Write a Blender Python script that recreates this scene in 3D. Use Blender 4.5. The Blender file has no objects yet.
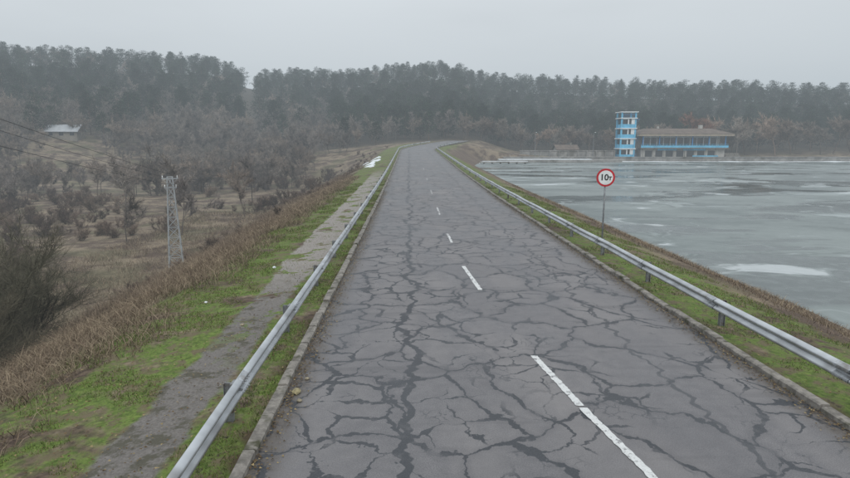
import bpy, math, random
import numpy as np
import bmesh
from mathutils import Vector, Matrix
random.seed(7); rng = np.random.default_rng(7)
scene = bpy.context.scene

# ---------------------------------------------------------------- helpers
def sm(a, b, x):
    t = np.clip((np.asarray(x, float) - a) / (b - a), 0, 1)
    return t * t * (3 - 2 * t)

def cx(y):
    y = np.asarray(y, float)
    t = np.clip(y, -60, 190)
    return 2.12 - 0.0277 * t + 0.006 * np.clip(t - 140, 0, 50) ** 2

def zr(y):
    y = np.clip(np.asarray(y, float), -60, 190)
    return 0.0185 * 10 * np.log1p(np.exp((y - 52) / 10)) + 0.0006 * np.clip(y - 140, 0, 50) ** 2

def wav(x, y, s, seed=0):
    a = seed * 1.7
    return (np.sin(x / s + a + 1.3 * np.sin(y / s * .7 + a)) + np.sin(y / s * 1.13 + 2.1 * a + 1.1 * np.sin(x / s * .83 - a))
            + .6 * np.sin((x + y) / s * 1.9 + a) + .4 * np.sin((x - 1.3 * y) / s * 2.7 - a)) / 3.0

def H(x, y):
    """terrain height in world space"""
    x = np.asarray(x, float); y = np.asarray(y, float)
    u = x - cx(y)
    r0 = zr(y)
    right = np.interp(u, [0, 4.0, 4.25, 6.6, 8.4, 12.8, 17, 40], [-.16, -.16, -.02, -.10, -.55, -2.35, -3.9, -5.5])
    left = np.interp(-u, [0, 4.0, 4.25, 8.6, 10.6, 21, 24, 60], [-.16, -.16, -.02, -.30, -1.0, -6.0, -6.4, -7.0])
    prof = np.where(u > 0, right, left)
    w = np.exp(-np.abs(np.maximum(np.abs(u) - 6, 0)) / 7.0)
    z = prof + r0 * w
    wn = sm(9, 20, np.abs(u))
    z = z + wn * wav(x, y, 5.0, 1) * .22 + wn * wav(x, y, 19, 2) * .5
    z = z + sm(5, 6.5, np.abs(u)) * wav(x, y, .9, 3) * .035
    z = z + sm(8, 10, u) * sm(16, 12, u) * wav(x, y, 1.6, 9) * .10
    # abutment / far shore
    far_r = -1.45 + 5.0 * np.exp(-np.maximum(u - 5, 0) / 12.0)
    far_l = 3.4 - 8.0 * sm(8, 75, -u)
    far = np.where(u > 0, far_r, far_l)
    near_road = np.exp(-np.maximum(np.abs(u) - 6, 0) / 5.)
    far = far * (1 - near_road) + (r0 + np.where(np.abs(u) < 5.2, -.16, -.05)) * near_road
    tr = np.where(u > 0, sm(172, 177.5, y + 0.10 * np.maximum(14 - u, 0) * 6), sm(125, 185, y))
    z = z * (1 - tr) + far * tr
    # hills
    r = np.sqrt(x * x + y * y); az = np.degrees(np.arctan2(x, np.maximum(y, 1)))
    A = np.interp(az, [-60, -35, -20, -16.5, -13, 0, 12, 28, 40, 60], [51, 51, 50, 40, 43, 41, 36, 28, 21, 18])
    s0 = np.interp(az, [-40, -10, 0, 40], [115, 160, 188, 200])
    s1 = np.interp(az, [-40, -10, 0, 40], [430, 410, 410, 410])
    hill = A * sm(0, 1, (r - s0) / (s1 - s0))
    z = z + hill * (y > 60) + sm(210, 300, r) * wav(x, y, 45, 5) * 1.6
    return z

def mat(name):
    m = bpy.data.materials.new(name); m.use_nodes = True
    nt = m.node_tree
    return m, nt, nt.nodes['Principled BSDF']

class N:
    """small node helper"""
    def __init__(s, nt): s.nt = nt
    def new(s, t, **k):
        n = s.nt.nodes.new(t)
        for a, b in k.items(): setattr(n, a, b)
        return n
    def lk(s, a, b): s.nt.links.new(a, b)
    def inp(s, sock, v):
        if isinstance(v, bpy.types.NodeSocket): s.lk(v, sock)
        else: sock.default_value = v
    def math(s, op, a, b=0.0, c=None, clamp=False):
        n = s.new('ShaderNodeMath', operation=op, use_clamp=clamp)
        s.inp(n.inputs[0], a); s.inp(n.inputs[1], b)
        if c is not None: s.inp(n.inputs[2], c)
        return n.outputs[0]
    def vmath(s, op, a, b):
        n = s.new('ShaderNodeVectorMath', operation=op)
        s.inp(n.inputs[0], a); s.inp(n.inputs[1], b)
        return n.outputs[0]
    def noise(s, vec, scale, detail=3, rough=.55, col=False):
        n = s.new('ShaderNodeTexNoise'); 
        if vec is not None: s.lk(vec, n.inputs['Vector'])
        n.inputs['Scale'].default_value = scale; n.inputs['Detail'].default_value = detail
        n.inputs['Roughness'].default_value = rough
        return n.outputs['Color' if col else 'Fac']
    def ss(s, x, a, b, lo=0.0, hi=1.0):
        n = s.new('ShaderNodeMapRange', interpolation_type='SMOOTHSTEP')
        s.inp(n.inputs['Value'], x); s.inp(n.inputs['From Min'], a); s.inp(n.inputs['From Max'], b)
        s.inp(n.inputs['To Min'], lo); s.inp(n.inputs['To Max'], hi)
        return n.outputs[0]
    def mix(s, f, a, b, blend='MIX'):
        n = s.new('ShaderNodeMix', data_type='RGBA', blend_type=blend)
        s.inp(n.inputs[0], f)
        for i, v in ((6, a), (7, b)):
            if isinstance(v, tuple) and len(v) == 3: v = (*v, 1)
            s.inp(n.inputs[i], v)
        return n.outputs[2]
    def scale(s, vec, sc):
        n = s.new('ShaderNodeMapping'); s.lk(vec, n.inputs['Vector']); n.inputs['Scale'].default_value = sc
        return n.outputs[0]
    def bump(s, h, strength, dist):
        n = s.new('ShaderNodeBump'); n.inputs['Strength'].default_value = strength
        n.inputs['Distance'].default_value = dist; s.lk(h, n.inputs['Height'])
        return n.outputs[0]

def simple_mat(name, col, rough=.8, var=.3, nscale=3.0, metal=0.0, dirt=None, spec=.3):
    m, nt, b = mat(name); n = N(nt)
    tc = n.new('ShaderNodeTexCoord').outputs['Object']
    f = n.noise(tc, nscale, 3, .65)
    lo = tuple(c * (1 - var) for c in col); hi = tuple(min(1, c * (1 + var)) for c in col)
    c = n.mix(n.ss(f, .3, .7), lo, hi)
    if dirt:
        g = n.noise(tc, nscale * .37, 3, .7)
        c = n.mix(n.ss(g, .52, .68), c, dirt)
    n.lk(c, b.inputs['Base Color']); b.inputs['Roughness'].default_value = rough
    b.inputs['Metallic'].default_value = metal; b.inputs['Specular IOR Level'].default_value = spec
    return m

def attr_mat(name, rand=.3):
    """diffuse foliage, vertex colour varied per object"""
    m = bpy.data.materials.new(name); m.use_nodes = True; nt = m.node_tree; nt.nodes.clear(); n = N(nt)
    b = n.new('ShaderNodeBsdfDiffuse'); out = n.new('ShaderNodeOutputMaterial')
    a = n.new('ShaderNodeAttribute', attribute_name='Col').outputs['Color']
    if rand:
        oi = n.new('ShaderNodeObjectInfo').outputs['Random']
        k = n.math('MULTIPLY_ADD', oi, rand * 2, 1 - rand)
        v = n.new('ShaderNodeVectorMath', operation='SCALE'); n.lk(a, v.inputs[0]); n.lk(k, v.inputs['Scale']); a = v.outputs[0]
    n.lk(a, b.inputs['Color']); n.lk(b.outputs[0], out.inputs['Surface'])
    return m

def link(o, parent=None):
    scene.collection.objects.link(o)
    if parent is not None: o.parent = parent
    return o

def empty(name, loc=(0, 0, 0), rotz=0):
    e = bpy.data.objects.new(name, None); e.location = loc; e.rotation_euler = (0, 0, rotz)
    e.empty_display_size = .5
    return link(e)

def mesh_np(name, V, F, C=None):
    me = bpy.data.meshes.new(name)
    V = np.asarray(V, np.float32); F = np.asarray(F, np.int32); k = F.shape[1]
    me.vertices.add(len(V)); me.vertices.foreach_set('co', V.ravel())
    me.loops.add(F.size); me.loops.foreach_set('vertex_index', F.ravel())
    me.polygons.add(len(F))
    me.polygons.foreach_set('loop_start', np.arange(0, F.size, k, dtype=np.int32))
    me.polygons.foreach_set('loop_total', np.full(len(F), k, np.int32))
    if C is not None:
        ca = me.color_attributes.new('Col', 'FLOAT_COLOR', 'POINT')
        C4 = np.ones((len(V), 4), np.float32); C4[:, :3] = C
        ca.data.foreach_set('color', C4.ravel())
    me.update(calc_edges=True)
    return me

def blades(P, h, w, lean, col):
    n = len(P)
    az = rng.uniform(0, 2 * np.pi, n); la = rng.uniform(0, 2 * np.pi, n)
    d = np.stack([np.cos(az), np.sin(az), np.zeros(n)], 1) * (w / 2)[:, None]
    top = P + np.stack([np.cos(la) * lean * h, np.sin(la) * lean * h, h], 1)
    V = np.stack([P - d, P + d, top], 1).reshape(-1, 3)
    F = np.arange(3 * n).reshape(-1, 3)
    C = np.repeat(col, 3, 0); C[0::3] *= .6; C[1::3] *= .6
    return V, F, C

def stalks(P, h, w, lean, col):
    """two-part bent stalks: lower piece and drooping upper piece"""
    n = len(P); la = rng.uniform(0, 2 * np.pi, n); az = rng.uniform(0, 2 * np.pi, n)
    d = np.stack([np.cos(az), np.sin(az), np.zeros(n)], 1) * (w / 2)[:, None]
    dr = np.stack([np.cos(la), np.sin(la), np.zeros(n)], 1)
    mid = P + dr * (lean * h * .35)[:, None] + np.stack([0 * h, 0 * h, h * .6], 1)
    la2 = la + rng.normal(0, .8, n); dr2 = np.stack([np.cos(la2), np.sin(la2), np.zeros(n)], 1)
    top = mid + dr2 * (lean * h * .75)[:, None] + np.stack([0 * h, 0 * h, h * rng.uniform(.05, .45, n)], 1)
    V = np.stack([P - d, P + d, mid + d * .8, mid - d * .8, top], 1).reshape(-1, 3)
    i = np.arange(n)[:, None] * 5
    F = np.concatenate([i + [0, 1, 2], i + [0, 2, 3], i + [3, 2, 4]], 0)
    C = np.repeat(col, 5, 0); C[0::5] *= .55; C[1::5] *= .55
    return V, F, C

class B:
    def __init__(s): s.v = []; s.f = []
    def box(s, x0, x1, y0, y1, z0, z1):
        i = len(s.v)
        s.v += [(x0, y0, z0), (x1, y0, z0), (x1, y1, z0), (x0, y1, z0), (x0, y0, z1), (x1, y0, z1), (x1, y1, z1), (x0, y1, z1)]
        s.f += [tuple(i + k for k in q) for q in ((0, 3, 2, 1), (4, 5, 6, 7), (0, 1, 5, 4), (1, 2, 6, 5), (2, 3, 7, 6), (3, 0, 4, 7))]
    def beam(s, p, q, r0, r1=None, n=4):
        r1 = r0 if r1 is None else r1
        p = Vector(p); q = Vector(q); d = (q - p).normalized()
        a = d.cross(Vector((0, 0, 1)) if abs(d.z) < .9 else Vector((1, 0, 0))).normalized(); b = d.cross(a)
        i = len(s.v)
        for c, r in ((p, r0), (q, r1)):
            for k in range(n):
                t = 2 * math.pi * (k + .5) / n
                s.v.append(tuple(c + a * math.cos(t) * r + b * math.sin(t) * r))
        for k in range(n):
            s.f.append((i + k, i + (k + 1) % n, i + n + (k + 1) % n, i + n + k))
        s.f.append(tuple(i + k for k in range(n))[::-1]); s.f.append(tuple(i + n + k for k in range(n)))
    def poly(s, pts):
        i = len(s.v); s.v += [tuple(p) for p in pts]; s.f.append(tuple(range(i, i + len(pts))))
    def obj(s, name, m, parent=None, smooth=False):
        me = bpy.data.meshes.new(name); me.from_pydata(s.v, [], s.f); me.update()
        if smooth:
            for p in me.polygons: p.use_smooth = True
        me.materials.append(m)
        o = bpy.data.objects.new(name, me); link(o, parent)
        return o

# ---------------------------------------------------------------- materials
def ground_material():
    m, nt, b = mat('ground_soil_grass'); n = N(nt)
    tc = n.new('ShaderNodeTexCoord')
    obj = tc.outputs['Object']
    uv = n.new('ShaderNodeUVMap', uv_map='uv').outputs[0]
    sep = n.new('ShaderNodeSeparateXYZ'); n.lk(uv, sep.inputs[0]); u, y = sep.outputs[0], sep.outputs[1]
    n1 = n.noise(obj, .9, 4, .65); n2 = n.noise(obj, .13, 2, .6); n3 = n.noise(obj, 9, 3, .7); n4 = n.noise(obj, .28, 5, .7)
    n5 = n.noise(obj, 2.3, 4, .7)
    wob = n.math('MULTIPLY_ADD', n1, 2.6, -1.3)
    uw = n.math('ADD', u, wob)
    tan = n.mix(n.ss(n3, .35, .65), (.14, .108, .074), (.25, .20, .14))
    brown = n.mix(n.ss(n3, .3, .7), (.05, .035, .027), (.115, .082, .06))
    field = n.mix(n.ss(n4, .42, .58), brown, tan)
    field = n.mix(n.math('MULTIPLY', n.ss(n2, .5, .62), .5), field, (.08, .08, .038))
    bank = n.math('MULTIPLY', n.ss(u, 7.2, 9.2), n.ss(y, 176, 168))
    field = n.mix(n.math('MULTIPLY', bank, .8), field, n.mix(n.ss(n3, .35, .65), (.055, .038, .028), (.14, .098, .07)))
    far = n.ss(y, 175, 205)
    field = n.mix(far, field, n.mix(n1, (.035, .03, .02), (.075, .06, .045)))
    green = n.mix(n.ss(n3, .3, .7), (.060, .095, .018), (.145, .20, .045))
    green = n.mix(n.ss(n5, .46, .62), green, (.125, .105, .06))
    green = n.mix(n.math('MULTIPLY', n.ss(n3, .56, .66), n.ss(n1, .42, .55)), green, (.06, .05, .035))
    gl = n.math('MULTIPLY', n.ss(uw, -10.2, -8.8), n.ss(uw, -4.0, -4.4))
    gr = n.math('MULTIPLY', n.ss(uw, 3.0, 3.3), n.ss(uw, 7.9, 6.4))
    gm = n.math('MULTIPLY', n.math('MAXIMUM', n.math('MAXIMUM', gl, gr), n.math('MULTIPLY', n.ss(u, -5.0, -4.6), n.ss(u, 5.0, 4.7))), n.ss(y, 190, 160))
    gm = n.math('MULTIPLY', gm, n.ss(n.noise(obj, .55, 4, .7), .37, .49))
    c = n.mix(gm, field, green)
    wob2 = n.math('MULTIPLY_ADD', n1, .7, -.35)
    up = n.math('ABSOLUTE', n.math('ADD', n.math('ADD', u, 5.85), wob2))
    wid = n.ss(y, 15, 22, .50, .75)
    path = n.ss(up, n.math('ADD', wid, .07), n.math('SUBTRACT', wid, .07))
    path = n.math('MULTIPLY', path, n.ss(y, 80, 55))
    brk = n.ss(n.noise(obj, .8, 4, .7), .41, .47)
    path = n.math('MULTIPLY', path, n.math('MAXIMUM', brk, n.ss(y, 14, 9)))
    pf = n.noise(obj, 22, 3, .75)
    pc = n.mix(n.ss(pf, .3, .7), (.115, .105, .097), (.18, .166, .154))
    pc = n.mix(n.ss(n5, .5, .62), pc, (.08, .075, .057))
    pc = n.mix(n.ss(y, 13, 20), pc, n.mix(n.ss(pf, .3, .7), (.19, .17, .155), (.30, .28, .255)))
    c = n.mix(path, c, pc)
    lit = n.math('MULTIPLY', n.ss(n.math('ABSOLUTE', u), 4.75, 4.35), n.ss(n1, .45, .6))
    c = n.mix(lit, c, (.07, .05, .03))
    n.lk(c, b.inputs['Base Color']); b.inputs['Roughness'].default_value = .9
    b.inputs['Specular IOR Level'].default_value = .2
    n.lk(n.bump(n.noise(obj, 6, 3, .7), .6, .06), b.inputs['Normal'])
    return m

def asphalt_material():
    m, nt, b = mat('old_asphalt'); n = N(nt)
    uv = n.new('ShaderNodeUVMap', uv_map='uv').outputs[0]
    sep = n.new('ShaderNodeSeparateXYZ'); n.lk(uv, sep.inputs[0]); u, y = sep.outputs[0], sep.outputs[1]
    d1 = n.noise(uv, .75, 2, .5, True); d2 = n.noise(uv, 3.6, 3, .65, True)
    def off(c, a):
        v = n.vmath('SUBTRACT', c, (.5, .5, .5)); s = n.new('ShaderNodeVectorMath', operation='SCALE')
        n.lk(v, s.inputs[0]); s.inputs['Scale'].default_value = a; return s.outputs[0]
    p = n.vmath('ADD', n.vmath('ADD', uv, off(d1, 1.3)), off(d2, .33))
    def vor(sc, vec, rnd=1.0):
        t = n.new('ShaderNodeTexVoronoi', feature='DISTANCE_TO_EDGE', voronoi_dimensions='2D')
        n.lk(vec, t.inputs['Vector']); t.inputs['Scale'].default_value = sc; t.inputs['Randomness'].default_value = rnd
        return n.math('DIVIDE', t.outputs['Distance'], sc)   # metres
    e1 = vor(.58, p); e2 = vor(1.25, n.vmath('ADD', p, (13.7, 5.1, 0)))
    e3 = vor(4.5, n.vmath('ADD', p, (3.7, 1.1, 0)))
    wn = n.noise(uv, 1.9, 3, .7)
    w1 = n.ss(wn, .33, .70, .012, .070)
    gn = n.noise(n.vmath('ADD', uv, (31, 7, 0)), .9, 3, .6)
    gap = n.ss(gn, .33, .40)
    l1 = n.math('MULTIPLY', n.ss(e1, n.math('ADD', w1, .009), n.math('SUBTRACT', w1, .007)), n.math('MULTIPLY_ADD', gap, .75, .25))
    w2 = n.ss(gn, .36, .64, .0, .048)
    lft = n.ss(u, 2.0, -2.5, 0, .08)
    b3 = n.noise(uv, .33, 3, .6)
    m2 = n.ss(n.math('ADD', b3, lft), .47, .54)
    l2 = n.math('MULTIPLY', n.ss(e2, n.math('ADD', w2, .010), n.math('SUBTRACT', w2, .006)), m2)
    m3 = n.ss(n.noise(uv, .7, 2, .6), .57, .64)
    l3 = n.math('MULTIPLY', n.ss(e3, .018, .006), n.math('MULTIPLY', m3, .6))
    sd = n.math('MULTIPLY_ADD', n.noise(n.scale(uv, (.2, .55, 1)), 1.0, 4, .7), 1.5, -.75)
    def seam(u0, w):
        a = n.math('ABSOLUTE', n.math('ADD', n.math('SUBTRACT', u, u0), sd))
        ww = n.math('MULTIPLY', wn, w)
        return n.ss(a, n.math('ADD', ww, .015), n.math('SUBTRACT', ww, .01))
    s1 = n.math('MAXIMUM', seam(-2.15, .14), n.math('MULTIPLY', seam(2.35, .08), .8))
    nb = n.noise(uv, 2.4, 4, .68)
    bl = n.math('MULTIPLY', n.ss(nb, .655, .675), n.ss(b3, .48, .54))
    tar = n.math('MAXIMUM', n.math('MAXIMUM', l1, l2), n.math('MAXIMUM', n.math('MAXIMUM', s1, l3), bl))
    fade = n.ss(nb, .30, .48, .55, .95)
    tar = n.math('MULTIPLY', tar, fade)
    fine = n.noise(uv, 60, 2, .7); mid = n.noise(uv, 4, 4, .7); big = n.noise(n.scale(uv, (1, .35, 1)), .5, 3, .6)
    base = n.mix(n.ss(fine, .3, .7), (.094, .090, .094), (.192, .184, .187))
    base = n.mix(n.ss(mid, .3, .7), n.mix(.42, base, (.075, .073, .079)), base)
    base = n.mix(n.ss(big, .4, .62, 0, .5), base, (.222, .210, .206))
    sp = n.ss(n.noise(uv, 17, 2, .7), .66, .72)
    base = n.mix(n.math('MULTIPLY', sp, .35), base, (.05, .05, .055))
    t = n.new('ShaderNodeTexVoronoi', feature='F1', voronoi_dimensions='2D'); n.lk(p, t.inputs['Vector']); t.inputs['Scale'].default_value = .58
    sx = n.new('ShaderNodeSeparateXYZ'); n.lk(t.outputs['Color'], sx.inputs[0])
    base = n.mix(n.math('MULTIPLY', sx.outputs[0], .30), base, (.082, .080, .087))
    halo = n.math('MULTIPLY', n.ss(e1, .20, .03), .20)
    base = n.mix(halo, base, (.055, .053, .060))
    st = n.noise(n.scale(uv, (.12, 1.6, 1)), 1.0, 3, .6)
    base = n.mix(n.ss(st, .58, .68, 0, .30), base, (.07, .068, .072))
    au = n.math('ABSOLUTE', u)
    ed = n.math('MULTIPLY', n.ss(n.math('ADD', au, n.math('MULTIPLY', mid, .7)), 3.95, 4.5), .85)
    base = n.mix(ed, base, (.075, .062, .05))
    c = n.mix(tar, base, n.mix(n.ss(fine, .3, .7), (.018, .020, .025), (.040, .044, .051)))
    n.lk(c, b.inputs['Base Color'])
    r = n.math('SUBTRACT', n.ss(big, .35, .65, .46, .68), n.math('MULTIPLY', tar, .10))
    n.lk(r, b.inputs['Roughness'])
    b.inputs['Specular IOR Level'].default_value = .38
    n.lk(n.bump(n.noise(uv, 60, 2, .7), .4, .006), b.inputs['Normal'])
    return m

def ice_material():
    m, nt, b = mat('lake_ice'); n = N(nt)
    o = n.new('ShaderNodeTexCoord').outputs['Object']
    a = n.noise(n.scale(o, (.04, .07, 1)), 1.0, 5, .62)
    wd = n.noise(o, .07, 3, .6, True)
    w = n.vmath('ADD', n.scale(o, (.05, .085, 1)), wd)
    k = n.noise(w, 1.15, 5, .62)
    f = n.noise(o, 1.2, 3, .7)
    c = n.mix(n.ss(a, .40, .58), (.085, .108, .104), (.178, .205, .198))
    dark = n.ss(n.noise(n.vmath('ADD', n.scale(o, (.02, .05, 1)), (3.3, 1.2, 0)), 1.7, 4, .6), .50, .55)
    c = n.mix(n.math('MULTIPLY', dark, .85), c, (.042, .055, .053))
    k2 = n.noise(n.vmath('ADD', w, (7.7, 2.2, 0)), 2.6, 4, .6)
    white = n.math('MAXIMUM', n.ss(k, .56, .61), n.math('MULTIPLY', n.ss(k2, .575, .625), .7))
    c = n.mix(n.math('MULTIPLY', white, .75), c, (.31, .34, .34))
    core = n.math('MAXIMUM', n.ss(k, .62, .69), n.math('MULTIPLY', n.ss(k2, .63, .68), .8))
    c = n.mix(n.math('MULTIPLY', core, .8), c, (.52, .55, .56))
    rim = n.math('MULTIPLY', n.ss(k, .535, .555), n.ss(k, .58, .565))
    c = n.mix(n.math('MULTIPLY', rim, .4), c, (.055, .07, .068))
    v = n.new('ShaderNodeTexVoronoi', feature='DISTANCE_TO_EDGE', voronoi_dimensions='2D')
    n.lk(w, v.inputs['Vector']); v.inputs['Scale'].default_value = 1.6
    c = n.mix(n.ss(v.outputs['Distance'], .010, .003, 0, .30), c, (.31, .34, .34))
    c = n.mix(n.math('MULTIPLY', n.ss(f, .4, .7), .18), c, (.26, .29, .285))
    n.lk(c, b.inputs['Base Color'])
    rr = n.math('ADD', n.ss(a, .3, .7, .28, .48), n.math('MULTIPLY', dark, -.22))
    rr = n.math('ADD', rr, n.math('MULTIPLY', white, .3))
    n.lk(rr, b.inputs['Roughness']); b.inputs['IOR'].default_value = 1.33
    n.lk(n.math('MULTIPLY_ADD', white, -.35, .5), b.inputs['Specular IOR Level'])
    n.lk(n.bump(f, .15, .05), b.inputs['Normal'])
    return m

M_ground = ground_material(); M_asph = asphalt_material(); M_ice = ice_material()
M_conc = simple_mat('weathered_concrete', (.20, .185, .165), .9, .35, 6, dirt=(.06, .06, .035))
M_pconc = simple_mat('promenade_concrete', (.27, .26, .245), .9, .3, .5, dirt=(.14, .13, .11))
M_galv = simple_mat('galvanised_steel', (.50, .52, .54), .42, .14, 1.5, metal=.75, dirt=(.30, .30, .30))
M_galv_d = simple_mat('galvanised_post', (.22, .23, .24), .6, .25, 8, metal=.4, dirt=(.12, .09, .07))
M_splice = simple_mat('galvanised_splice', (.42, .44, .46), .5, .2, 6, metal=.7, dirt=(.25, .24, .23))
M_white = simple_mat('white_paint', (.72, .74, .74), .6, .08, 3)
M_red = simple_mat('red_reflective', (.50, .02, .03), .45, .08, 3)
M_black = simple_mat('black_print', (.02, .02, .02), .5, .1, 3)
M_blue = simple_mat('light_blue_paint', (.13, .46, .68), .6, .15, .6, dirt=(.10, .33, .50))
M_blue2 = simple_mat('deep_blue_paint', (.05, .24, .52), .6, .15, .6)
M_glass = simple_mat('dark_window', (.03, .035, .04), .15, .3, .4, spec=.6)
M_wall = simple_mat('render_wall', (.42, .41, .38), .9, .15, .5, dirt=(.25, .24, .21))
M_roof = simple_mat('brown_roof', (.12, .092, .075), .85, .2, .6)
M_fascia = simple_mat('roof_fascia', (.32, .27, .21), .85, .15, .6)
M_blade = attr_mat('grass_blades', 0)
M_bark = attr_mat('bare_wood', .3)
M_pine = attr_mat('pine_needles', .38)
M_stone = simple_mat('rubble_stone', (.24, .21, .15), .9, .3, 12)
M_snow = simple_mat('old_snow', (.62, .65, .67), .8, .15, 1.5)
M_wire = simple_mat('dark_cable', (.02, .02, .02), .6, .1)

mp, nt, b = mat('worn_road_paint'); n = N(nt)
o = n.new('ShaderNodeTexCoord').outputs['Object']
sy_ = n.new('ShaderNodeSeparateXYZ'); n.lk(o, sy_.inputs[0])
wear = n.math('ADD', n.noise(o, 7, 5, .75), n.ss(sy_.outputs[1], 10, 40, 0, .11))
c = n.mix(n.ss(wear, .53, .64), (.60, .61, .60), (.13, .125, .13))
c = n.mix(n.ss(n.noise(o, 40, 3, .7), .3, .7, 0, .4), c, (.32, .32, .32))
n.lk(c, b.inputs['Base Color']); b.inputs['Roughness'].default_value = .7
M_paint = mp

# ---------------------------------------------------------------- ground sheet
us = np.concatenate([np.array([-1500, -1000, -700, -500, -400, -330]), np.arange(-280, -60, 7), np.arange(-60, -24, 2), np.arange(-24, -10, .7),
                     np.arange(-10, -4.4, .3), [-4.25, -4.0, -2, 0, 2, 4.0, 4.25], np.arange(4.5, 9, .3), np.arange(9, 20, .5),
                     np.arange(20, 60, 2.5), np.arange(60, 300, 8), [340, 420, 520, 700, 1000, 1500]])
ys = np.concatenate([[-60, -40, -25, -15, -8, -3], np.arange(0, 40, .4), np.arange(40, 100, 1), np.arange(100, 200, 1.5),
                     np.arange(200, 460, 6), [480, 520, 600, 750, 1000, 1500, 2500]])
U, Y = np.meshgrid(us, ys); X = U + cx(Y); Z = H(X, Y)
nu, ny = len(us), len(ys)
idx = np.arange(nu * ny).reshape(ny, nu)
F = np.stack([idx[:-1, :-1], idx[:-1, 1:], idx[1:, 1:], idx[1:, :-1]], -1).reshape(-1, 4)
me = mesh_np('ground', np.stack([X, Y, Z], -1).reshape(-1, 3), F)
uvl = me.uv_layers.new(name='uv'); UVv = np.stack([U, Y], -1).reshape(-1, 2)
uvl.data.foreach_set('uv', UVv[F.ravel()].astype(np.float32).ravel())
me.polygons.foreach_set('use_smooth', np.ones(len(F), bool)); me.materials.append(M_ground)
link(bpy.data.objects.new('ground', me))

# ---------------------------------------------------------------- road path
py = np.concatenate([np.arange(-12, 60, .5), np.arange(60, 188.1, 1)])
px = cx(py); pz = zr(py)
tx, ty = np.gradient(px), np.gradient(py); L = np.hypot(tx, ty); nx, nyv = ty / L, -tx / L
def extrude(name, prof, m, closed=True, parent=None, y0=-12, y1=188, smooth=False, wob=0):
    sel = np.where((py >= y0) & (py <= y1))[0]; k = len(prof)
    V = []
    for i in sel:
        for (o_, z_) in prof:
            V.append((px[i] + nx[i] * o_, py[i] + nyv[i] * o_, pz[i] + z_ + wob * math.sin(py[i] * .9) * math.sin(py[i] * .23)))
    Fc = []; uvs = []
    rngk = k if closed else k - 1
    for a in range(len(sel) - 1):
        for j in range(rngk):
            j2 = (j + 1) % k
            Fc.append((a * k + j, a * k + j2, (a + 1) * k + j2, (a + 1) * k + j))
            uvs += [(prof[j][0], py[sel[a]]), (prof[j2][0], py[sel[a]]), (prof[j2][0], py[sel[a + 1]]), (prof[j][0], py[sel[a + 1]])]
    me = mesh_np(name, V, Fc); l = me.uv_layers.new(name='uv'); l.data.foreach_set('uv', np.array(uvs, np.float32).ravel())
    if smooth: me.polygons.foreach_set('use_smooth', np.ones(len(Fc), bool))
    me.materials.append(m); ob = bpy.data.objects.new(name, me); link(ob, parent); return ob
W = 4.17
extrude('road', [(-W, -.012), (-2, .0), (0, .01), (2, .0), (W, -.012)], M_asph, closed=False)

def kerb(name, side):
    bb = B(); y = -10.0
    while y < 186:
        ln = 1.0 if y < 70 else 4.0
        a, c_ = y + .012, y + ln - .012
        o0, o1 = side * (W - .01 + random.uniform(-.012, .012)), side * (W + .15)
        dz = random.uniform(-.045, .005); dz2 = dz + random.uniform(-.012, .012)
        pts = []
        for yy, d in ((a, dz), (c_, dz2)):
            x0 = float(cx(yy)); z0 = float(zr(yy))
            t = (float(cx(yy + .5)) - float(cx(yy - .5))); Ln = math.hypot(1, t)
            for of, zz in ((o0, -.15), (o0, .085 + d), (o0 + side * .025, .105 + d), (o1, .10 + d), (o1, -.15)):
                pts.append((x0 + of / Ln, yy - of * t / Ln, z0 + zz))
        i = len(bb.v); bb.v += pts
        for j in range(5):
            j2 = (j + 1) % 5; bb.f.append((i + j, i + j2, i + 5 + j2, i + 5 + j))
        bb.f.append(tuple(i + j for j in range(5))[::-1]); bb.f.append(tuple(i + 5 + j for j in range(5)))
        y += ln
    bb.obj(name, M_conc)
kerb('kerb', -1); kerb('kerb.001', 1)

lx = np.array([-2, 6.4, 8.3, 10.3, 15.3, 18.1, 25, 36, 81, 140, 165])
lX = np.array([3.5, 2.80, 2.42, 2.10, 1.52, 1.27, .98, .70, -.35, -1.9, 1.9])
bb = B()
for (a, c_, w) in [(-4, 1, .12), (5.2, 8.2, .125), (8.26, 10.35, .125), (15.2, 18.2, .12), (22.5, 24.7, .10), (31, 34.5, .09), (43, 46, .08), (56, 59, .07), (72, 75, .07)]:
    k = 40; i = len(bb.v)
    for j in range(k + 1):
        yy = a + (c_ - a) * j / k; xx = float(np.interp(yy, lx, lX)); jl, jr = random.uniform(-.011, .011), random.uniform(-.011, .011)
        zz = float(zr(yy)) + .016
        bb.v += [(xx - w / 2 + jl, yy, zz), (xx + w / 2 + jr, yy, zz)]
    for j in range(k): bb.f.append((i + 2 * j, i + 2 * j + 1, i + 2 * j + 3, i + 2 * j + 2))
bb.obj('road_marking', M_paint)

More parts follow.
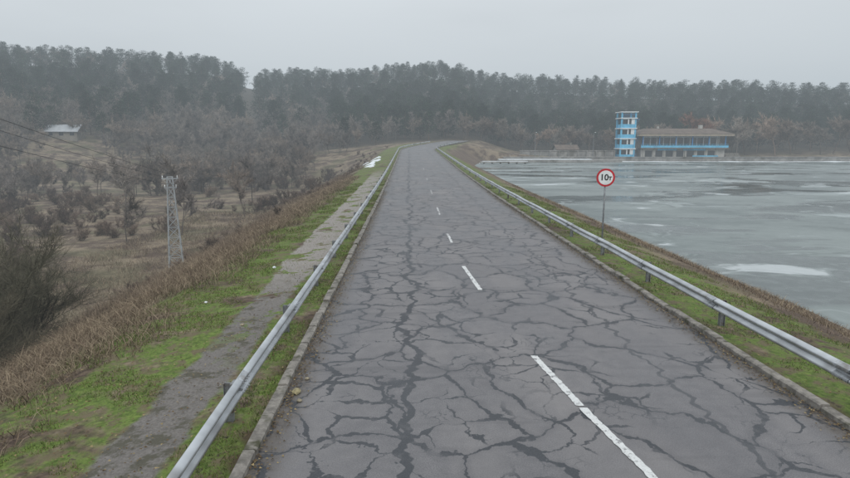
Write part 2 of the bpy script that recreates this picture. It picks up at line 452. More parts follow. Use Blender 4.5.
# ---------------------------------------------------------------- guardrails
def guardrail(name, side, off, y_first):
    e = empty(name)
    s = side; f = off * s
    prof = [(f, .60), (f - s * .018, .585), (f - s * .075, .555), (f - s * .08, .53), (f - s * .075, .505), (f - s * .012, .465), (f - s * .008, .45), (f - s * .012, .435),
            (f - s * .075, .395), (f - s * .08, .37), (f - s * .075, .345), (f - s * .018, .315), (f, .30)]
    back = [(a + s * .006, z) for a, z in prof[::-1]]
    extrude('rail_beam', prof + back, M_galv, True, e, -10, 178, smooth=False, wob=.012)
    bb = B(); y = y_first
    while y < 176:
        x0 = float(cx(y)); z0 = float(zr(y)); xx = x0 + f + s * .13
        g = min(float(H(xx, y)), z0) - .3
        bb.box(xx - .05, xx + .05, y - .012, y + .012, g, z0 + .56)
        bb.box(xx - .055, xx - .045, y - .05, y + .05, g, z0 + .555); bb.box(xx + .045, xx + .055, y - .05, y + .05, g, z0 + .555)
        xa, xb = sorted((x0 + f + s * .008, xx - s * .056)); bb.box(xa, xb, y - .09, y + .09, z0 + .33, z0 + .57)
        bb.box(*sorted((x0 + f - s * .085, x0 + f - s * .012)), y - .02, y + .02, z0 + .44, z0 + .46)
        y += 4.0 if y < 60 else 6.0
    bb.obj('posts', M_galv_d, e)
    bb = B(); y = y_first + .2
    while y < 60:
        x0 = float(cx(y)); z0 = float(zr(y))
        for zz in (.38, .52):
            for dy in (-.12, -.04, .04, .12):
                bb.beam((x0 + f - s * .07, y + dy, z0 + zz), (x0 + f - s * .095, y + dy, z0 + zz), .014, n=6)
        for q in range(len(prof) - 1):
            (a0, za), (a1, zb) = prof[q], prof[q + 1]
            w_ = .012 * math.sin(y * .9) * math.sin(y * .23)
            bb.poly([(x0 + a0 - s * .005, y - .17, z0 + za + w_), (x0 + a1 - s * .005, y - .17, z0 + zb + w_), (x0 + a1 - s * .005 - .0277 * .34, y + .17, z0 + zb + w_), (x0 + a0 - s * .005 - .0277 * .34, y + .17, z0 + za + w_)])
        y += 4
    bb.obj('splices', M_splice, e)
guardrail('guardrail', -1, W + .52, 3.9); guardrail('guardrail.001', 1, W + .62, 4.3)

# ---------------------------------------------------------------- weight limit sign
sx, sy = 6.66, 21.0; sz = float(H(sx, sy))
e = empty('traffic_sign', (sx, sy, sz), math.radians(-8))
bb = B(); bb.beam((0, 0, -.3), (0, 0, 3.08), .03, n=12); bb.obj('pole', M_galv_d, e, True)
bb = B(); bb.beam((0, -.045, 2.78), (0, -.055, 2.78), .33, n=40); bb.obj('red_disc', M_red, e)
bb = B(); bb.beam((0, -.055, 2.78), (0, -.059, 2.78), .262, n=40); bb.obj('white_face', M_white, e)
bb = B(); bb.beam((0, -.035, 2.78), (0, -.045, 2.78), .335, n=40); bb.box(-.04, .04, -.035, .02, 2.6, 2.64); bb.box(-.04, .04, -.035, .02, 2.92, 2.96); bb.obj('back_plate', M_galv_d, e)
def text(body, size, loc, parent, m):
    cu = bpy.data.curves.new('t', 'FONT'); cu.body = body; cu.size = size; cu.align_x = 'CENTER'; cu.align_y = 'CENTER'; cu.extrude = .001; cu.offset = .008
    ob = bpy.data.objects.new('tmp', cu); scene.collection.objects.link(ob)
    dg = bpy.context.evaluated_depsgraph_get(); me = bpy.data.meshes.new_from_object(ob.evaluated_get(dg))
    bpy.data.objects.remove(ob); me.materials.clear(); me.materials.append(m)
    o2 = bpy.data.objects.new('lettering', me); o2.location = loc; o2.rotation_euler = (math.pi / 2, 0, 0); link(o2, parent)
text('10', .31, (-.05, -.0625, 2.78), e, M_black); text('T', .19, (.16, -.0625, 2.745), e, M_black)

# ---------------------------------------------------------------- lattice pylon + cables
M_pylon = simple_mat('pylon_steel', (.33, .35, .36), .6, .15, 2, metal=.1)
def pylon(x, y, h):
    z = float(H(x, y)); e = empty('electricity_pylon', (x, y, z - .1), .35)
    bb = B(); b0, b1 = .55, .20
    def c(k, t):
        w = b0 + (b1 - b0) * t; sxx, syy = ((-1, -1), (1, -1), (1, 1), (-1, 1))[k]; return (sxx * w, syy * w, h * t)
    for k in range(4): bb.beam(c(k, 0), c(k, 1), .052)
    nseg = 9
    for i in range(nseg):
        t0, t1 = i / nseg, (i + 1) / nseg
        for k in range(4):
            k2 = (k + 1) % 4
            bb.beam(c(k, t1), c(k2, t1), .028)
            bb.beam(c(k, t0), c(k2, t1), .024); bb.beam(c(k2, t0), c(k, t1), .024)
    for zz, ww in ((h * .98, .6), (h * .88, .45)):
        for yy in (-.21, .21): bb.beam((-ww, yy, zz), (ww, yy, zz), .04)
        for s_ in (-1, 1): bb.beam((s_ * ww, 0, zz), (s_ * .2, 0, zz - .4), .02); bb.beam((s_ * ww, -.21, zz), (s_ * ww, .21, zz), .03)
    bb.obj('lattice_frame', M_pylon, e)
    bb = B()
    for zz, ww in ((h * .98, .56), (h * .88, .42)):
        for s_ in (-1, 1):
            bb.beam((s_ * ww, 0, zz + .03), (s_ * ww, 0, zz + .25), .05, .03, 8)
    bb.obj('insulators', M_white, e, True)
    return e, z
P1 = (-20.9, 46.6); P2 = (-11.6, -6)
h1 = 7.5; _, z1 = pylon(*P1, h1); _, z2 = pylon(*P2, 12.5)
e = empty('power_cable'); bb = B()
for ox, oz in ((-.56, .98), (.56, .98), (.42, .88)):
    a = Vector((P1[0] + ox, P1[1] + ox * .35, z1 + h1 * oz + .1)); c_ = Vector((P2[0] + ox, P2[1] + ox * .35, z2 + 12.5 * oz + .1))
    prev = a
    for i in range(1, 25):
        t = i / 24; q = a.lerp(c_, t); q.z -= 1.0 * 4 * t * (1 - t) * .5
        bb.beam(prev, q, .010, n=4); prev = q
bb.obj('wires', M_wire, e)

# ---------------------------------------------------------------- lake
WZ = -2.45
me = bpy.data.meshes.new('lake'); V = [(3, -60, WZ), (900, -60, WZ), (900, 185, WZ), (3, 185, WZ)]
me.from_pydata(V, [], [(0, 1, 2, 3)]); me.materials.append(M_ice); link(bpy.data.objects.new('lake', me))

e = empty('promenade_wall')
bb = B(); bb.box(24, 190, 175.2, 176.4, -4, -1.15); bb.box(23.8, 190, 175.0, 176.6, -1.145, -.95); bb.box(22, 59, 171.0, 175.15, -4, -1.75)
bb.box(30, 60, 180.6, 181.2, -2, .75); bb.box(29.8, 60.2, 180.4, 181.4, .753, .9)
for i in range(11): bb.box(30.5 + i * 2.9, 30.8 + i * 2.9, 180.3, 180.597, -1.2, .75)
bb.obj('wall', M_pconc, e)
bb = B(); bb.box(22.2, 50, 171.2, 174.9, -1.745, -1.55)
i0 = len(bb.v); kk = 90
for j in range(kk + 1):
    xx = 60 + j * 1.4; w_ = .25 + 1.6 * max(0, math.sin(j * .31) * .6 + math.sin(j * .83 + 1) * .5)
    bb.v += [(xx, 174.95 - w_, WZ + .01), (xx, 174.97, WZ + .10 + w_ * .08)]
for j in range(kk): bb.f.append((i0 + 2 * j, i0 + 2 * j + 2, i0 + 2 * j + 3, i0 + 2 * j + 1))
bb.obj('snow_cover', M_snow, e)
bb = B(); 
for i in range(11): bb.box(26 + i * 3.0, 26.08 + i * 3.0, 175.6, 175.68, -.95, -.05)
bb.box(26, 56.1, 175.61, 175.67, -.10, -.05)
bb.obj('railing', M_galv_d, e)
e = empty('jetty'); bb = B(); bb.box(15.5, 29, 158.6, 161, -2.1, -1.8)
for i in range(6):
    for yy in (159, 160.5): bb.beam((16.5 + i * 2.3, yy, -4), (16.5 + i * 2.3, yy, -2.0), .15, n=8)
bb.obj('deck', M_pconc, e)
bb = B(); bb.box(16, 28.6, 158.8, 160.7, -1.797, -1.68); bb.obj('snow_on_deck', M_snow, e)

# ---------------------------------------------------------------- lakeside restaurant
def restaurant(x, y):
    z = -1.5; e = empty('lakeside_restaurant', (x, y, z))
    w, d = 26.0, 12
    b1 = B(); b1.box(0, w, 0, d, -1.5, 3.0); b1.box(1, w - 1, 1.6, d, 3.003, 6.8)
    for i in range(8): b1.box(.6 + i * 3.25, .9 + i * 3.25, -.25, -.003, -.5, 3.0)
    b1.obj('walls', M_wall, e)
    b1 = B(); b1.box(-.5, w + .5, -1.2, 1.59, 3.004, 3.25)
    b1.obj('terrace_slab', M_conc, e)
    b1 = B()
    for i in range(7): b1.box(1.3 + i * 3.25, 3.5 + i * 3.25, -.04, -.004, .2, 2.4)
    for i in range(11): b1.box(1.4 + i * 2.08, 3.1 + i * 2.08, 1.55, 1.597, 3.9, 6.4)
    b1.obj('windows', M_glass, e)
    b1 = B()
    for i in range(12): b1.box(1.12 + i * 2.08, 1.32 + i * 2.08, 1.46, 1.595, 3.26, 6.79)
    b1.box(1, w - 1, 1.48, 1.54, 6.42, 6.75); b1.obj('window_frames', M_white, e)
    b1 = B(); b1.box(-.5, w + .5, -1.2, -1.12, 3.3, 3.95)
    for i in range(14): b1.box(-.45 + i * 1.99, -.37 + i * 1.99, -1.11, -1.03, 3.26, 4.25)
    b1.box(-.5, w + .5, -1.22, -1.1, 4.26, 4.34)
    b1.box(1.35, w - 1.3, 1.5, 1.54, 3.27, 3.85)
    b1.box(5, 11, -.30, -.255, 2.45, 2.98); b1.box(13, 20, -.3, -.255, 2.45, 2.98)
    b1.box(16, 24, -.3, -.255, -.3, .9)
    b1.obj('balustrade', M_blue, e)
    b1 = B()
    for i in range(6): b1.box(.0 + i * 5.1, .25 + i * 5.1, -.95, -.7, 3.26, 6.8)
    b1.obj('columns', M_blue2, e)
    b1 = B(); b1.box(-1.6, w + 1.6, -2.2, d + 1, 6.805, 7.45); b1.obj('eaves', M_fascia, e)
    b1 = B(); q = [(-1.7, -2.3, 7.455), (w + 1.7, -2.3, 7.455), (w + 1.7, d + 1.1, 7.455), (-1.7, d + 1.1, 7.455)]
    t = [(3.2, 3.6, 9.2), (w - 3.2, 3.6, 9.2), (w - 3.2, 8, 9.2), (3.2, 8, 9.2)]
    for i in range(4): b1.poly([q[i], q[(i + 1) % 4], t[(i + 1) % 4], t[i]])
    b1.poly(t); b1.poly(q[::-1]); b1.obj('roof', M_roof, e)
    b1 = B(); b1.box(20, 21, 5, 6, 8.5, 10.3); b1.box(7, 7.6, 6, 6.6, 8.5, 9.9); b1.obj('chimneys', M_wall, e)
    b1 = B()
    for i in range(5): b1.box(w + .5 , w + 5, -1 + i * .5, -.5 + i * .5, -1.5, .0 + i * .4)
    b1.obj('side_steps', M_conc, e)
restaurant(67.2, 178.5)

def tower(x, y):
    e = empty('lookout_tower', (x, y, -1.5)); w = 4.7; fh = 3.1; nf = 4; ht = fh * nf
    b1 = B()
    for i in (0, w - .45):
        for j in (0, w - .45): b1.box(i, i + .45, j, j + .45, -1, ht + 1.6)
    for k in range(nf):
        z0 = k * fh
        b1.box(.45, w - .45, .12, w - .12, z0, z0 + 1.15)
    b1.obj('blue_walls', M_blue, e)
    b1 = B()
    for k in range(nf + 1):
        b1.box(-.25, w + .25, -.25, w + .25, k * fh - .28, k * fh - .003)
    b1.box(-.4, w + .4, -.4, w + .4, ht + 1.61, ht + 1.85)
    for k in range(nf):
        z0 = k * fh + 1.152; zt = (k + 1) * fh - .29
        b1.box(2.1, 2.45, .1, .3, z0, zt); b1.box(3.2, w - .46, .1, .35, z0, zt)
        b1.box(.46, 2.09, .1, .2, zt - .22, zt)
    b1.obj('white_bands', M_white, e)
    b1 = B()
    for k in range(nf): b1.box(.46, w - .46, .5, w - .3, k * fh + 1.153, (k + 1) * fh - .3)
    b1.obj('windows', M_glass, e)
    b1 = B()
    for i in range(8): b1.box(.5 + i * .52, .56 + i * .52, .05, .11, ht, ht + .95)
    b1.box(.45, w - .45, .04, .12, ht + .96, ht + 1.05); b1.obj('railing', M_blue2, e)
    b1 = B()
    for k in range(nf * 8):
        f_ = k // 8; s_ = k % 8; yy = (.4 + s_ * .45) if f_ % 2 == 0 else (3.9 - s_ * .45)
        b1.box(w + .26, w + 1.3, yy, yy + .5, k * fh / 8, k * fh / 8 + .1)
    b1.obj('outer_stair', M_blue2, e)
tower(60.6, 178.6)

def house(name, x, y, w, d, h, rz, wallm, roofm):
    z = float(H(x, y)); e = empty(name, (x, y, z - .3), rz)
    b1 = B(); b1.box(-w / 2, w / 2, -d / 2, d / 2, -1, h); b1.poly([(-w / 2, -d / 2, h), (-w / 2, d / 2, h), (-w / 2, 0, h + d * .3)][::-1]); b1.poly([(w / 2, -d / 2, h), (w / 2, d / 2, h), (w / 2, 0, h + d * .3)])
    b1.obj('walls', wallm, e)
    b1 = B()
    for s_ in (-1, 1):
        a = (-w / 2 - .5, s_ * (d / 2 + .5), h - .25); c_ = (w / 2 + .5, s_ * (d / 2 + .5), h - .25); r1 = (w / 2 + .5, 0, h + d * .3 + .08); r0 = (-w / 2 - .5, 0, h + d * .3 + .08)
        b1.poly([a, c_, r1, r0]); up = lambda p: (p[0], p[1], p[2] + .16); b1.poly([up(a), up(c_), up(r1), up(r0)]); b1.poly([a, c_, up(c_), up(a)]); b1.poly([a, r0, up(r0), up(a)]); b1.poly([c_, r1, up(r1), up(c_)])
    b1.obj('roof', roofm, e)
    b1 = B()
    for i in range(int(w // 3)): b1.box(-w / 2 + 1 + i * 3, -w / 2 + 2.2 + i * 3, -d / 2 - .05, -d / 2 - .004, .9, 2.0)
    b1.obj('windows', M_glass, e)
    b1 = B(); b1.box(w * .2, w * .2 + .6, -.3, .3, h, h + d * .3 + 1); b1.obj('chimney', M_conc, e)
M_proof = simple_mat('pale_sheet_roof', (.40, .42, .44), .6, .1, 1)
M_dwall = simple_mat('dull_plaster', (.22, .20, .17), .9, .2, .8)
house('village_house', -111, 178, 9, 6, 2.2, .15, M_dwall, M_proof)
house('lakeside_kiosk', 47, 192, 7, 4, 2.4, .1, M_wall, M_roof)

for x in (34, 52):
    e = empty('street_lamp', (x, 177.5, -1.4)); b1 = B(); b1.beam((0, 0, 0), (0, 0, 7.5), .09, .05, 8); b1.beam((0, 0, 7.5), (0, -1.2, 7.8), .04, n=6); b1.obj('column', M_galv_d, e)
    b1 = B(); b1.box(-.14, .14, -1.7, -1.1, 7.74, 7.86); b1.obj('lamp_head', M_white, e)

# ---------------------------------------------------------------- vegetation meshes
def pine_mesh(seed):
    r = np.random.default_rng(seed); h = 16.0
    V = []; Fc = []; C = []
    def tri(a, b_, c_, col):
        i = len(V); V.extend([a, b_, c_]); Fc.append((i, i + 1, i + 2)); C.extend([col] * 3)
    lean = r.uniform(-.5, .5, 2)
    base_c = r.uniform(.10, .30)
    n = 5
    for i in range(6):
        z0, z1 = h * i / 6, h * (i + 1) / 6; r0, r1 = .24 * (1 - i / 6.4), .24 * (1 - (i + 1) / 6.4)
        for k in range(n):
            a, b_ = 2 * np.pi * k / n, 2 * np.pi * (k + 1) / n
            p = [np.array([np.cos(t) * rr + lean[0] * zz / h, np.sin(t) * rr + lean[1] * zz / h, zz]) for t, rr, zz in ((a, r0, z0), (b_, r0, z0), (b_, r1, z1), (a, r1, z1))]
            col = np.array([.11, .075, .055]) * (1 + .3 * (i > 2)); tri(p[0], p[1], p[2], col); tri(p[0], p[2], p[3], col)
    ncl = 90; full = r.uniform(.5, .85); sq = r.uniform(.85, 1.2)
    for k in range(ncl):
        t = r.uniform(0, 1) ** .75; z = h * (base_c + (1.0 - base_c) * t)
        R = 4.6 * sq * (1 - t ** 1.9) ** full * (.7 + .3 * min(1, t / .2)) + .2
        a = r.uniform(0, 2 * np.pi); rad = R * r.uniform(.3, 1.12)
        c0 = np.array([np.cos(a) * rad + lean[0] * z / h, np.sin(a) * rad + lean[1] * z / h, z + rad * .06])
        if k % 2 == 0:
            p0 = np.array([lean[0] * z / h, lean[1] * z / h, z - .3]); d = np.array([0, 0, .07]); tri(p0 - d, p0 + d, c0, np.array([.06, .045, .035]))
        sh = r.uniform(.5, 1.5); size = 1.35 * (1 - .38 * t)
        for j in range(11):
            p = c0 + r.normal(0, 1, 3) * np.array([.65, .65, .40]) * size
            d1 = r.normal(0, 1, 3); d1 /= np.linalg.norm(d1); d2 = np.cross(d1, r.normal(0, 1, 3)); d2 /= np.linalg.norm(d2) + 1e-6
            s_ = size * r.uniform(.25, .52)
            col = np.array([.023, .036, .021]) * sh * r.uniform(.7, 1.3)
            tri(p - d1 * s_, p + d1 * s_, p + d2 * s_ * .7, col)
    me = mesh_np('pine', np.array(V), np.array(Fc), np.array(C)); me.materials.append(M_pine); return me

def bare_mesh(seed, h=12.0, spread=.75, twig=.05, ntw=6, col=(.14, .115, .095), trunk=.16, multi=1, leafcol=None, tl=1.0):
    r = np.random.default_rng(seed); V = []; Fc = []; C = []; col = np.array(col)
    def prism(p, q, r0, r1):
        d = q - p; L_ = np.linalg.norm(d) + 1e-6; d = d / L_
        a = np.cross(d, [0.3, .9, .1]); a /= np.linalg.norm(a) + 1e-6; b_ = np.cross(d, a); i = len(V)
        for c0, rr in ((p, r0), (q, r1)):
            for k in range(3):
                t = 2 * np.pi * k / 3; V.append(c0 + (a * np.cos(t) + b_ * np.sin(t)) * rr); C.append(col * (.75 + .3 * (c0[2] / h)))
        for k in range(3):
            k2 = (k + 1) % 3; Fc.append((i + k, i + k2, i + 3 + k2)); Fc.append((i + k, i + 3 + k2, i + 3 + k))
    def tw(p, d, L_):
        i = len(V); s_ = np.cross(d, r.normal(0, 1, 3)); s_ /= np.linalg.norm(s_) + 1e-6
        cc = col * r.uniform(.9, 1.5) if leafcol is None or r.random() > .5 else np.array(leafcol) * r.uniform(.7, 1.3)
        V.extend([p - s_ * twig / 2, p + s_ * twig / 2, p + d * L_]); Fc.append((i, i + 1, i + 2)); C.extend([cc] * 3)
    def grow(p, d, L_, rad, lv):
        q = p
        nseg = 3 if lv == 0 else 2
        for s_ in range(nseg):
            d = d + r.normal(0, .10 + .03 * lv, 3); d[2] += .04; d /= np.linalg.norm(d)
            q2 = q + d * L_ / nseg; ra, rb = rad * (1 - s_ / nseg * .5), rad * (1 - (s_ + 1) / nseg * .5)
            prism(q, q2, ra, rb)
            if lv < 3 and (s_ > 0 or lv > 0):
                for _ in range(2 if lv < 2 else 3):
                    dd = d + r.normal(0, spread, 3); dd[2] = abs(dd[2]) * .6 + .35; dd /= np.linalg.norm(dd)
                    grow(q + (q2 - q) * r.uniform(.2, 1), dd, L_ * r.uniform(.42, .66), rb * .5, lv + 1)
            if lv >= 2:
                for _ in range(ntw):
                    dd = d + r.normal(0, .7, 3); dd[2] += .3; dd /= np.linalg.norm(dd)
                    tw(q + (q2 - q) * r.random(), dd, h * r.uniform(.05, .12) * tl)
            q = q2
    for k in range(multi):
        d = np.array([r.normal(0, .35 if multi > 1 else .05), r.normal(0, .35 if multi > 1 else .05), 1.0]); d /= np.linalg.norm(d)
        grow(np.array([r.normal(0, .15) * (multi > 1), r.normal(0, .15) * (multi > 1), -.2]), d, h * (.52 if multi == 1 else .45), trunk, 0 if multi == 1 else 1)
    me = mesh_np('bare', np.array(V), np.array(Fc), np.array(C)); me.materials.append(M_bark); return me

pines = [pine_mesh(i) for i in range(8)]
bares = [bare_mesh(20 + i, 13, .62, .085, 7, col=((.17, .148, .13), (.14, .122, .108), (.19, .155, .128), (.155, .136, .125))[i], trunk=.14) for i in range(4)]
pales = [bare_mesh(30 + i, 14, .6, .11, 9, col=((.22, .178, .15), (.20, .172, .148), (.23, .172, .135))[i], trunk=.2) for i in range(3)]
shrubs = [bare_mesh(40 + i, 4.0, .7, .026, 9, col=((.13, .097, .078), (.165, .128, .10), (.105, .08, .068))[i], trunk=.03, multi=5) for i in range(3)]
near_tr = [bare_mesh(60 + i, 7.5, .65, .012, 16, col=((.10, .09, .066), (.085, .08, .058))[i], trunk=.035, multi=6, tl=.9) for i in range(2)]
rust = bare_mesh(80, 14, .7, .16, 12, col=(.17, .10, .078), leafcol=(.20, .10, .065))

def inst(parent, name, me, x, y, s, sz=None, sink=.15):
    o_ = bpy.data.objects.new(name, me); o_.location = (x, y, float(H(x, y)) - sink)
    o_.rotation_euler = (random.uniform(-.03, .03), random.uniform(-.03, .03), random.uniform(0, 6.28)); o_.scale = (s, s, s if sz is None else sz)
    link(o_, parent); return o_

forest = empty('pine_forest'); decid = empty('bare_woodland')
cnt = 0
r_ = 192.0
while r_ < 425:
    step = 5.0 + (r_ - 190) * .012
    daz = math.degrees(step / r_)
    az = -40 + random.uniform(0, daz)
    while az < 40:
        a = az + random.uniform(-.45, .45) * daz; rr = r_ + random.uniform(-.5, .5) * step
        x, y = rr * math.sin(math.radians(a)), rr * math.cos(math.radians(a)); az += daz
        if a > 3 and y < 203: continue
        if a > -4 and a <= 3 and y < 200: continue
        if -17.3 < a < -16.1 and rr > 235: continue
        if -35 < a < -29 and rr < 203: continue
        p = float(wav(x, y, 22, 4))
        if a < -9: pf = (.12 if rr < 245 else (.5 if rr < 280 else .88)) + .45 * p
        else: pf = (.35 if rr < 218 else .92) + .26 * p
        if random.random() < pf:
            s = random.uniform(.48, .80); inst(forest, 'pine', random.choice(pines), x, y, s * random.uniform(.9, 1.15), s)
        else:
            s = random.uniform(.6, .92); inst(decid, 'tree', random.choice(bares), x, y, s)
        cnt += 1
    r_ += step * (.98 + max(0, r_ - 300) * .004)
for _ in range(560):
    a = random.uniform(-40, -6.5); rr = random.uniform(120, 215)
    x, y = rr * math.sin(math.radians(a)), rr * math.cos(math.radians(a))
    if x > -20 - (y < 165) * 8 or float(wav(x, y, 16, 6)) < -.2: continue
    if -34 < a < -30 and 160 < rr < 209: continue
    inst(decid, 'tree', random.choice(bares), x, y, random.uniform(.4, .72))
for _ in range(80):
    x = random.uniform(12, 175); y = random.uniform(193, 206)
    inst(decid, 'tree', random.choice(bares + pales), x, y, random.uniform(.55, .95))
print('forest', cnt)
for x, y, s in ((101, 186, 1.15), (106, 190, 1.05), (113, 185, 1.2), (120, 188, 1.1), (127, 184, 1.0), (133, 187, 1.2), (141, 190, 1.1), (150, 186, 1.15), (97, 194, 1.15), (56, 193, .85), (117, 192, .95), (145, 183, .9)):
    inst(None, 'bare_tree', random.choice(pales), x, y, s)
inst(None, 'russet_tree', rust, 91, 194, 1.25)

bushes = empty('bare_shrubs')
for _ in range(900):
    y = random.uniform(24, 165); x = -random.uniform(15, 22 + y * .85)
    if float(wav(x, y, 9, 8)) < -.02: continue
    if -30 < x < -18 and 28 < y < 45: continue
    inst(bushes, 'shrub', random.choice(shrubs), x, y, random.uniform(.3, .85) * (1 + y / 300))
for _ in range(110):
    y = random.uniform(30, 165); inst(bushes, 'shrub', random.choice(shrubs), float(cx(y)) - random.uniform(10.5, 22), y, random.uniform(.15, .42))
for x, y, s in ((-15.2, 18.0, 1.05), (-17.2, 20.5, 1.25), (-18.8, 22.5, 1.3), (-20.5, 25, 1.3), (-21.5, 22, 1.5), (-24, 28, 1.2), (-13.4, 15.2, .65), (-16.2, 21.8, .9), (-14.4, 16.4, .8)):
    inst(None, 'leafless_bush', random.choice(near_tr), x, y, s)
for x, y, s in ((-27, 62, .6), (-31, 58, .5), (-24, 75, .65), (-36, 80, .75), (-29, 95, .7), (-45, 85, .8), (-52, 110, .85), (-33, 118, .7)):
    inst(None, 'bare_tree', random.choice(bares), x, y, s)

# ---------------------------------------------------------------- grasses (one mesh each)
def scatter(n, ulo, uhi, ylo, yhi, ypow=1.6):
    y = ylo + (yhi - ylo) * rng.random(n) ** ypow; u = rng.uniform(ulo, uhi, n); x = u + cx(y)
    return u, x, y
def grass(name, parts):
    Vs, Fs, Cs = [], [], []; o_ = 0
    for V, F_, C in parts: Vs.append(V); Fs.append(F_ + o_); Cs.append(C); o_ += len(V)
    me = mesh_np(name, np.concatenate(Vs), np.concatenate(Fs), np.concatenate(Cs)); me.materials.append(M_blade)
    link(bpy.data.objects.new(name, me))
def colr(n, base, var=.3, alt=None, pa=.2):
    c = np.tile(np.array(base), (n, 1)) * rng.uniform(1 - var, 1 + var, (n, 1))
    if alt is not None:
        k = rng.random(n) < pa; c[k] = np.array(alt) * rng.uniform(1 - var, 1 + var, (k.sum(), 1))
    return c
parts = []
for ulo, uhi, n_, far_ in ((-9.4, -4.35, 120000, 55), (4.35, 7.6, 50000, 50)):
    u, x, y = scatter(n_, ulo, uhi, 3.5, far_, 1.9)
    keep = (wav(x, y, .55, 11) + .5 * wav(x, y, 2.1, 12) > -.08) & ~((np.abs(u + 5.85 + .15 * wav(x, y, .8, 3)) < np.where(y > 16, .8, .58)) & (rng.random(len(u)) < .96))
    u, x, y = u[keep], x[keep], y[keep]; k = len(x)
    P = np.stack([x, y, H(x, y) - .005], 1)
    hh = rng.uniform(.02, .06, k) * (1 + 1.2 * (rng.random(k) < .08)) * (1 + y / 60)
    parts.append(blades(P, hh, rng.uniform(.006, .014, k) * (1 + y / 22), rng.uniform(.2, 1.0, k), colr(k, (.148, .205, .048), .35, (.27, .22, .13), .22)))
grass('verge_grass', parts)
parts = []
for ulo, uhi, n_, far_, h0, h1 in ((-15, -7.7, 95000, 65, .12, .42), (7.0, 13.2, 30000, 60, .06, .25), (-32, -13, 40000, 80, .3, .7)):
    u, x, y = scatter(n_, ulo, uhi, 4, far_, 1.4)
    edge = np.clip((np.abs(u) - 7.1) / 1.6, 0, 1)
    keep = (wav(x, y, 1.1, 13) > -.35) & (rng.random(len(u)) < edge); x, y = x[keep], y[keep]; k = len(x)
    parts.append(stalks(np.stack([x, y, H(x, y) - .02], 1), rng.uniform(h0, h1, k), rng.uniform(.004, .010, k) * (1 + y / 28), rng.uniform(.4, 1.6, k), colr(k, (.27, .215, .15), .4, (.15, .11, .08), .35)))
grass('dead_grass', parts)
parts = []
n_ = 65000
u, x, y = scatter(n_, -17, -9.0, 6, 100, 1.25)
dens = wav(x, y, 1.3, 15) * .55 + .5 * wav(x, y, 4, 16)
keep = dens > .02 + .22 * (y < 18) + rng.uniform(-.3, .3, len(x)); x, y, dens, u = x[keep], y[keep], dens[keep], u[keep]; k = len(x)
hh = rng.uniform(.3, 1.15, k) * (0.55 + .7 * np.clip(dens, 0, 1)) * np.clip((-u - 8.6) / 2.4, .3, 1)
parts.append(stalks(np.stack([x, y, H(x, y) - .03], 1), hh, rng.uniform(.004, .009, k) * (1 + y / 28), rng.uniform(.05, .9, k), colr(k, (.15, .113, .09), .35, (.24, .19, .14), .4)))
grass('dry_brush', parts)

def stone(name, x, y, s, m):
    r = np.random.default_rng(int(abs(x * 100 + y * 10)))
    bm = bmesh.new(); bmesh.ops.create_icosphere(bm, subdivisions=2, radius=s)
    for v in bm.verts: v.co *= 1 + r.normal(0, .13); v.co.z *= .6
    me = bpy.data.meshes.new(name); bm.to_mesh(me); bm.free(); me.materials.append(m)
    o_ = bpy.data.objects.new(name, me); o_.location = (x, y, max(float(H(x, y)), float(zr(y)) - .0) + s * .3); link(o_)
M_yel = simple_mat('yellow_stone', (.26, .225, .13), .9, .3, 14)
stone('stone', -2.12, 8.75, .08, M_yel); stone('stone', -2.0, 8.45, .045, M_stone); stone('stone', -2.05, 9.3, .04, M_stone); stone('stone', -4.9, 18, .06, M_snow); stone('stone', -5.6, 14, .04, M_snow); stone('stone', -4.1, 12.2, .05, M_stone)

n_ = 9000; y = rng.uniform(3.5, 45, n_); sd_ = rng.choice([-1, 1], n_); au = W - np.abs(rng.normal(0, .16, n_)) - .01
x = cx(y) + sd_ * au; z = zr(y) + .003 + rng.uniform(0, .01, n_)
n2_ = 12000; y2 = 3.5 + 30 * rng.random(n2_) ** 1.5; u2 = np.where(rng.random(n2_) < .65, rng.uniform(-9, -4.4, n2_), rng.uniform(4.4, 7.5, n2_)); x2 = u2 + cx(y2)
x = np.concatenate([x, x2]); y = np.concatenate([y, y2]); z = np.concatenate([z, H(x2, y2) + rng.uniform(.015, .05, n2_)]); n_ = len(x)
P = np.stack([x, y, z], 1); s = rng.uniform(.008, .028, n_); a = rng.uniform(0, 6.28, n_)
V = np.stack([P + np.stack([np.cos(a) * s, np.sin(a) * s, 0 * s], 1), P + np.stack([np.cos(a + 2.2) * s, np.sin(a + 2.2) * s, s * .5], 1), P + np.stack([np.cos(a + 4) * s, np.sin(a + 4) * s, s * .2], 1)], 1).reshape(-1, 3)
C = np.repeat(colr(n_, (.10, .07, .04), .4, (.22, .17, .09), .3), 3, 0)
me = mesh_np('leaf_litter', V, np.arange(3 * n_).reshape(-1, 3), C); me.materials.append(M_blade); link(bpy.data.objects.new('leaf_litter', me))

def snow(name, blobs):
    bb = B()
    for (x0, y0, rx, ry) in blobs:
        i = len(bb.v); k = 18
        bb.v.append((x0, y0, float(H(x0, y0)) + .14))
        for ring, q in ((.6, .11), (1.0, .0)):
            for j in range(k):
                t = 2 * math.pi * j / k; f_ = ring * (1 + .3 * math.sin(3 * t + x0) + .15 * math.sin(7 * t + y0))
                x_, y_ = x0 + rx * f_ * math.cos(t), y0 + ry * f_ * math.sin(t); bb.v.append((x_, y_, float(H(x_, y_)) + q))
        for j in range(k):
            j2 = (j + 1) % k; bb.f.append((i, i + 1 + j, i + 1 + j2)); bb.f.append((i + 1 + j, i + 1 + k + j, i + 1 + k + j2, i + 1 + j2))
    bb.obj(name, M_snow, None, True)
snow('snow_patch', [(-8.2, 86, .7, 3), (-9, 95, .8, 4), (-8.8, 104, .8, 4), (-10, 118, .9, 5), (-11.5, 111, .5, 3)])
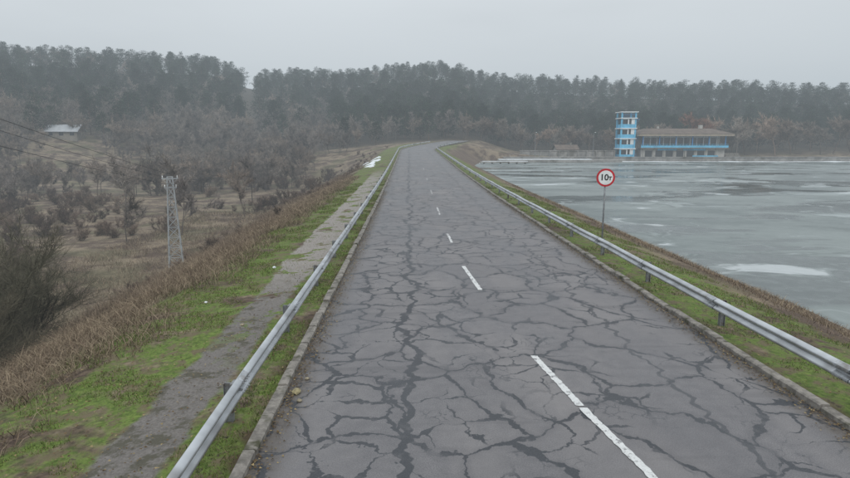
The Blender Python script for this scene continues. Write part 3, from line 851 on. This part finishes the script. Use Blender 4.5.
snow('snow_patch', [(17, 164, 1.2, 3), (20, 168, 2.5, 2), (15.2, 150, .7, 4)])

# ---------------------------------------------------------------- haze
M = bpy.data.materials.new('emissive_haze'); M.use_nodes = True; nt = M.node_tree; nt.nodes.clear()
out = nt.nodes.new('ShaderNodeOutputMaterial'); ab = nt.nodes.new('ShaderNodeVolumeAbsorption'); em = nt.nodes.new('ShaderNodeEmission'); ad = nt.nodes.new('ShaderNodeAddShader')
SIG = .00105
ab.inputs['Color'].default_value = (0, 0, 0, 1); ab.inputs['Density'].default_value = SIG
em.inputs['Color'].default_value = (.49, .56, .61, 1); em.inputs['Strength'].default_value = SIG  # emission put in to stand for daylight scattered by the haze
nt.links.new(ab.outputs[0], ad.inputs[0]); nt.links.new(em.outputs[0], ad.inputs[1]); nt.links.new(ad.outputs[0], out.inputs['Volume'])
bb = B(); bb.box(-1400, 1400, -55, 2300, -30, 90); bb.obj('haze', M)

# ---------------------------------------------------------------- world, sun
SE, SR = math.radians(48), math.radians(160)
w = bpy.data.worlds.new('World'); scene.world = w; w.use_nodes = True; nt = w.node_tree; n = N(nt)
bg = nt.nodes['Background']
sky = n.new('ShaderNodeTexSky', sky_type='NISHITA'); sky.sun_disc = False; sky.sun_elevation = SE; sky.sun_rotation = SR; sky.dust_density = 4; sky.air_density = 1.2
hs = n.new('ShaderNodeHueSaturation'); hs.inputs['Saturation'].default_value = .25; n.lk(sky.outputs[0], hs.inputs['Color'])
g = n.new('ShaderNodeTexCoord').outputs['Generated']; sp = n.new('ShaderNodeSeparateXYZ'); n.lk(g, sp.inputs[0])
cl = n.noise(n.scale(g, (1, 1, 4)), 1.6, 4, .5)
lum = n.ss(sp.outputs[2], .0, 1.0, 6.2, 14.0)
lum = n.math('MULTIPLY', lum, n.ss(cl, .3, .7, .93, 1.07))
oc = n.new('ShaderNodeVectorMath', operation='SCALE'); oc.inputs[0].default_value = (.945, 1.0, 1.045); n.lk(lum, oc.inputs['Scale'])
mx = n.mix(.85, hs.outputs[0], oc.outputs[0]); n.lk(mx, bg.inputs['Color']); bg.inputs['Strength'].default_value = .11
sl = bpy.data.lights.new('sun', 'SUN'); sl.energy = .8; sl.angle = math.radians(25); sl.color = (1, .97, .93)
so = bpy.data.objects.new('sun', sl)
d = Vector((math.sin(SR) * math.cos(SE), math.cos(SR) * math.cos(SE), math.sin(SE)))
so.rotation_euler = d.to_track_quat('Z', 'Y').to_euler(); link(so)

# ---------------------------------------------------------------- camera
cam = bpy.data.cameras.new('camera'); cam.sensor_width = 36; cam.lens = 24.01; cam.clip_end = 5000; cam.clip_start = .1
co = bpy.data.objects.new('camera', cam); co.location = (0, 0, 4.1); co.rotation_euler = (math.radians(90 - 9.9), 0, 0); link(co); scene.camera = co
scene.view_settings.view_transform = 'Standard'; scene.view_settings.look = 'None'; scene.view_settings.exposure = 0
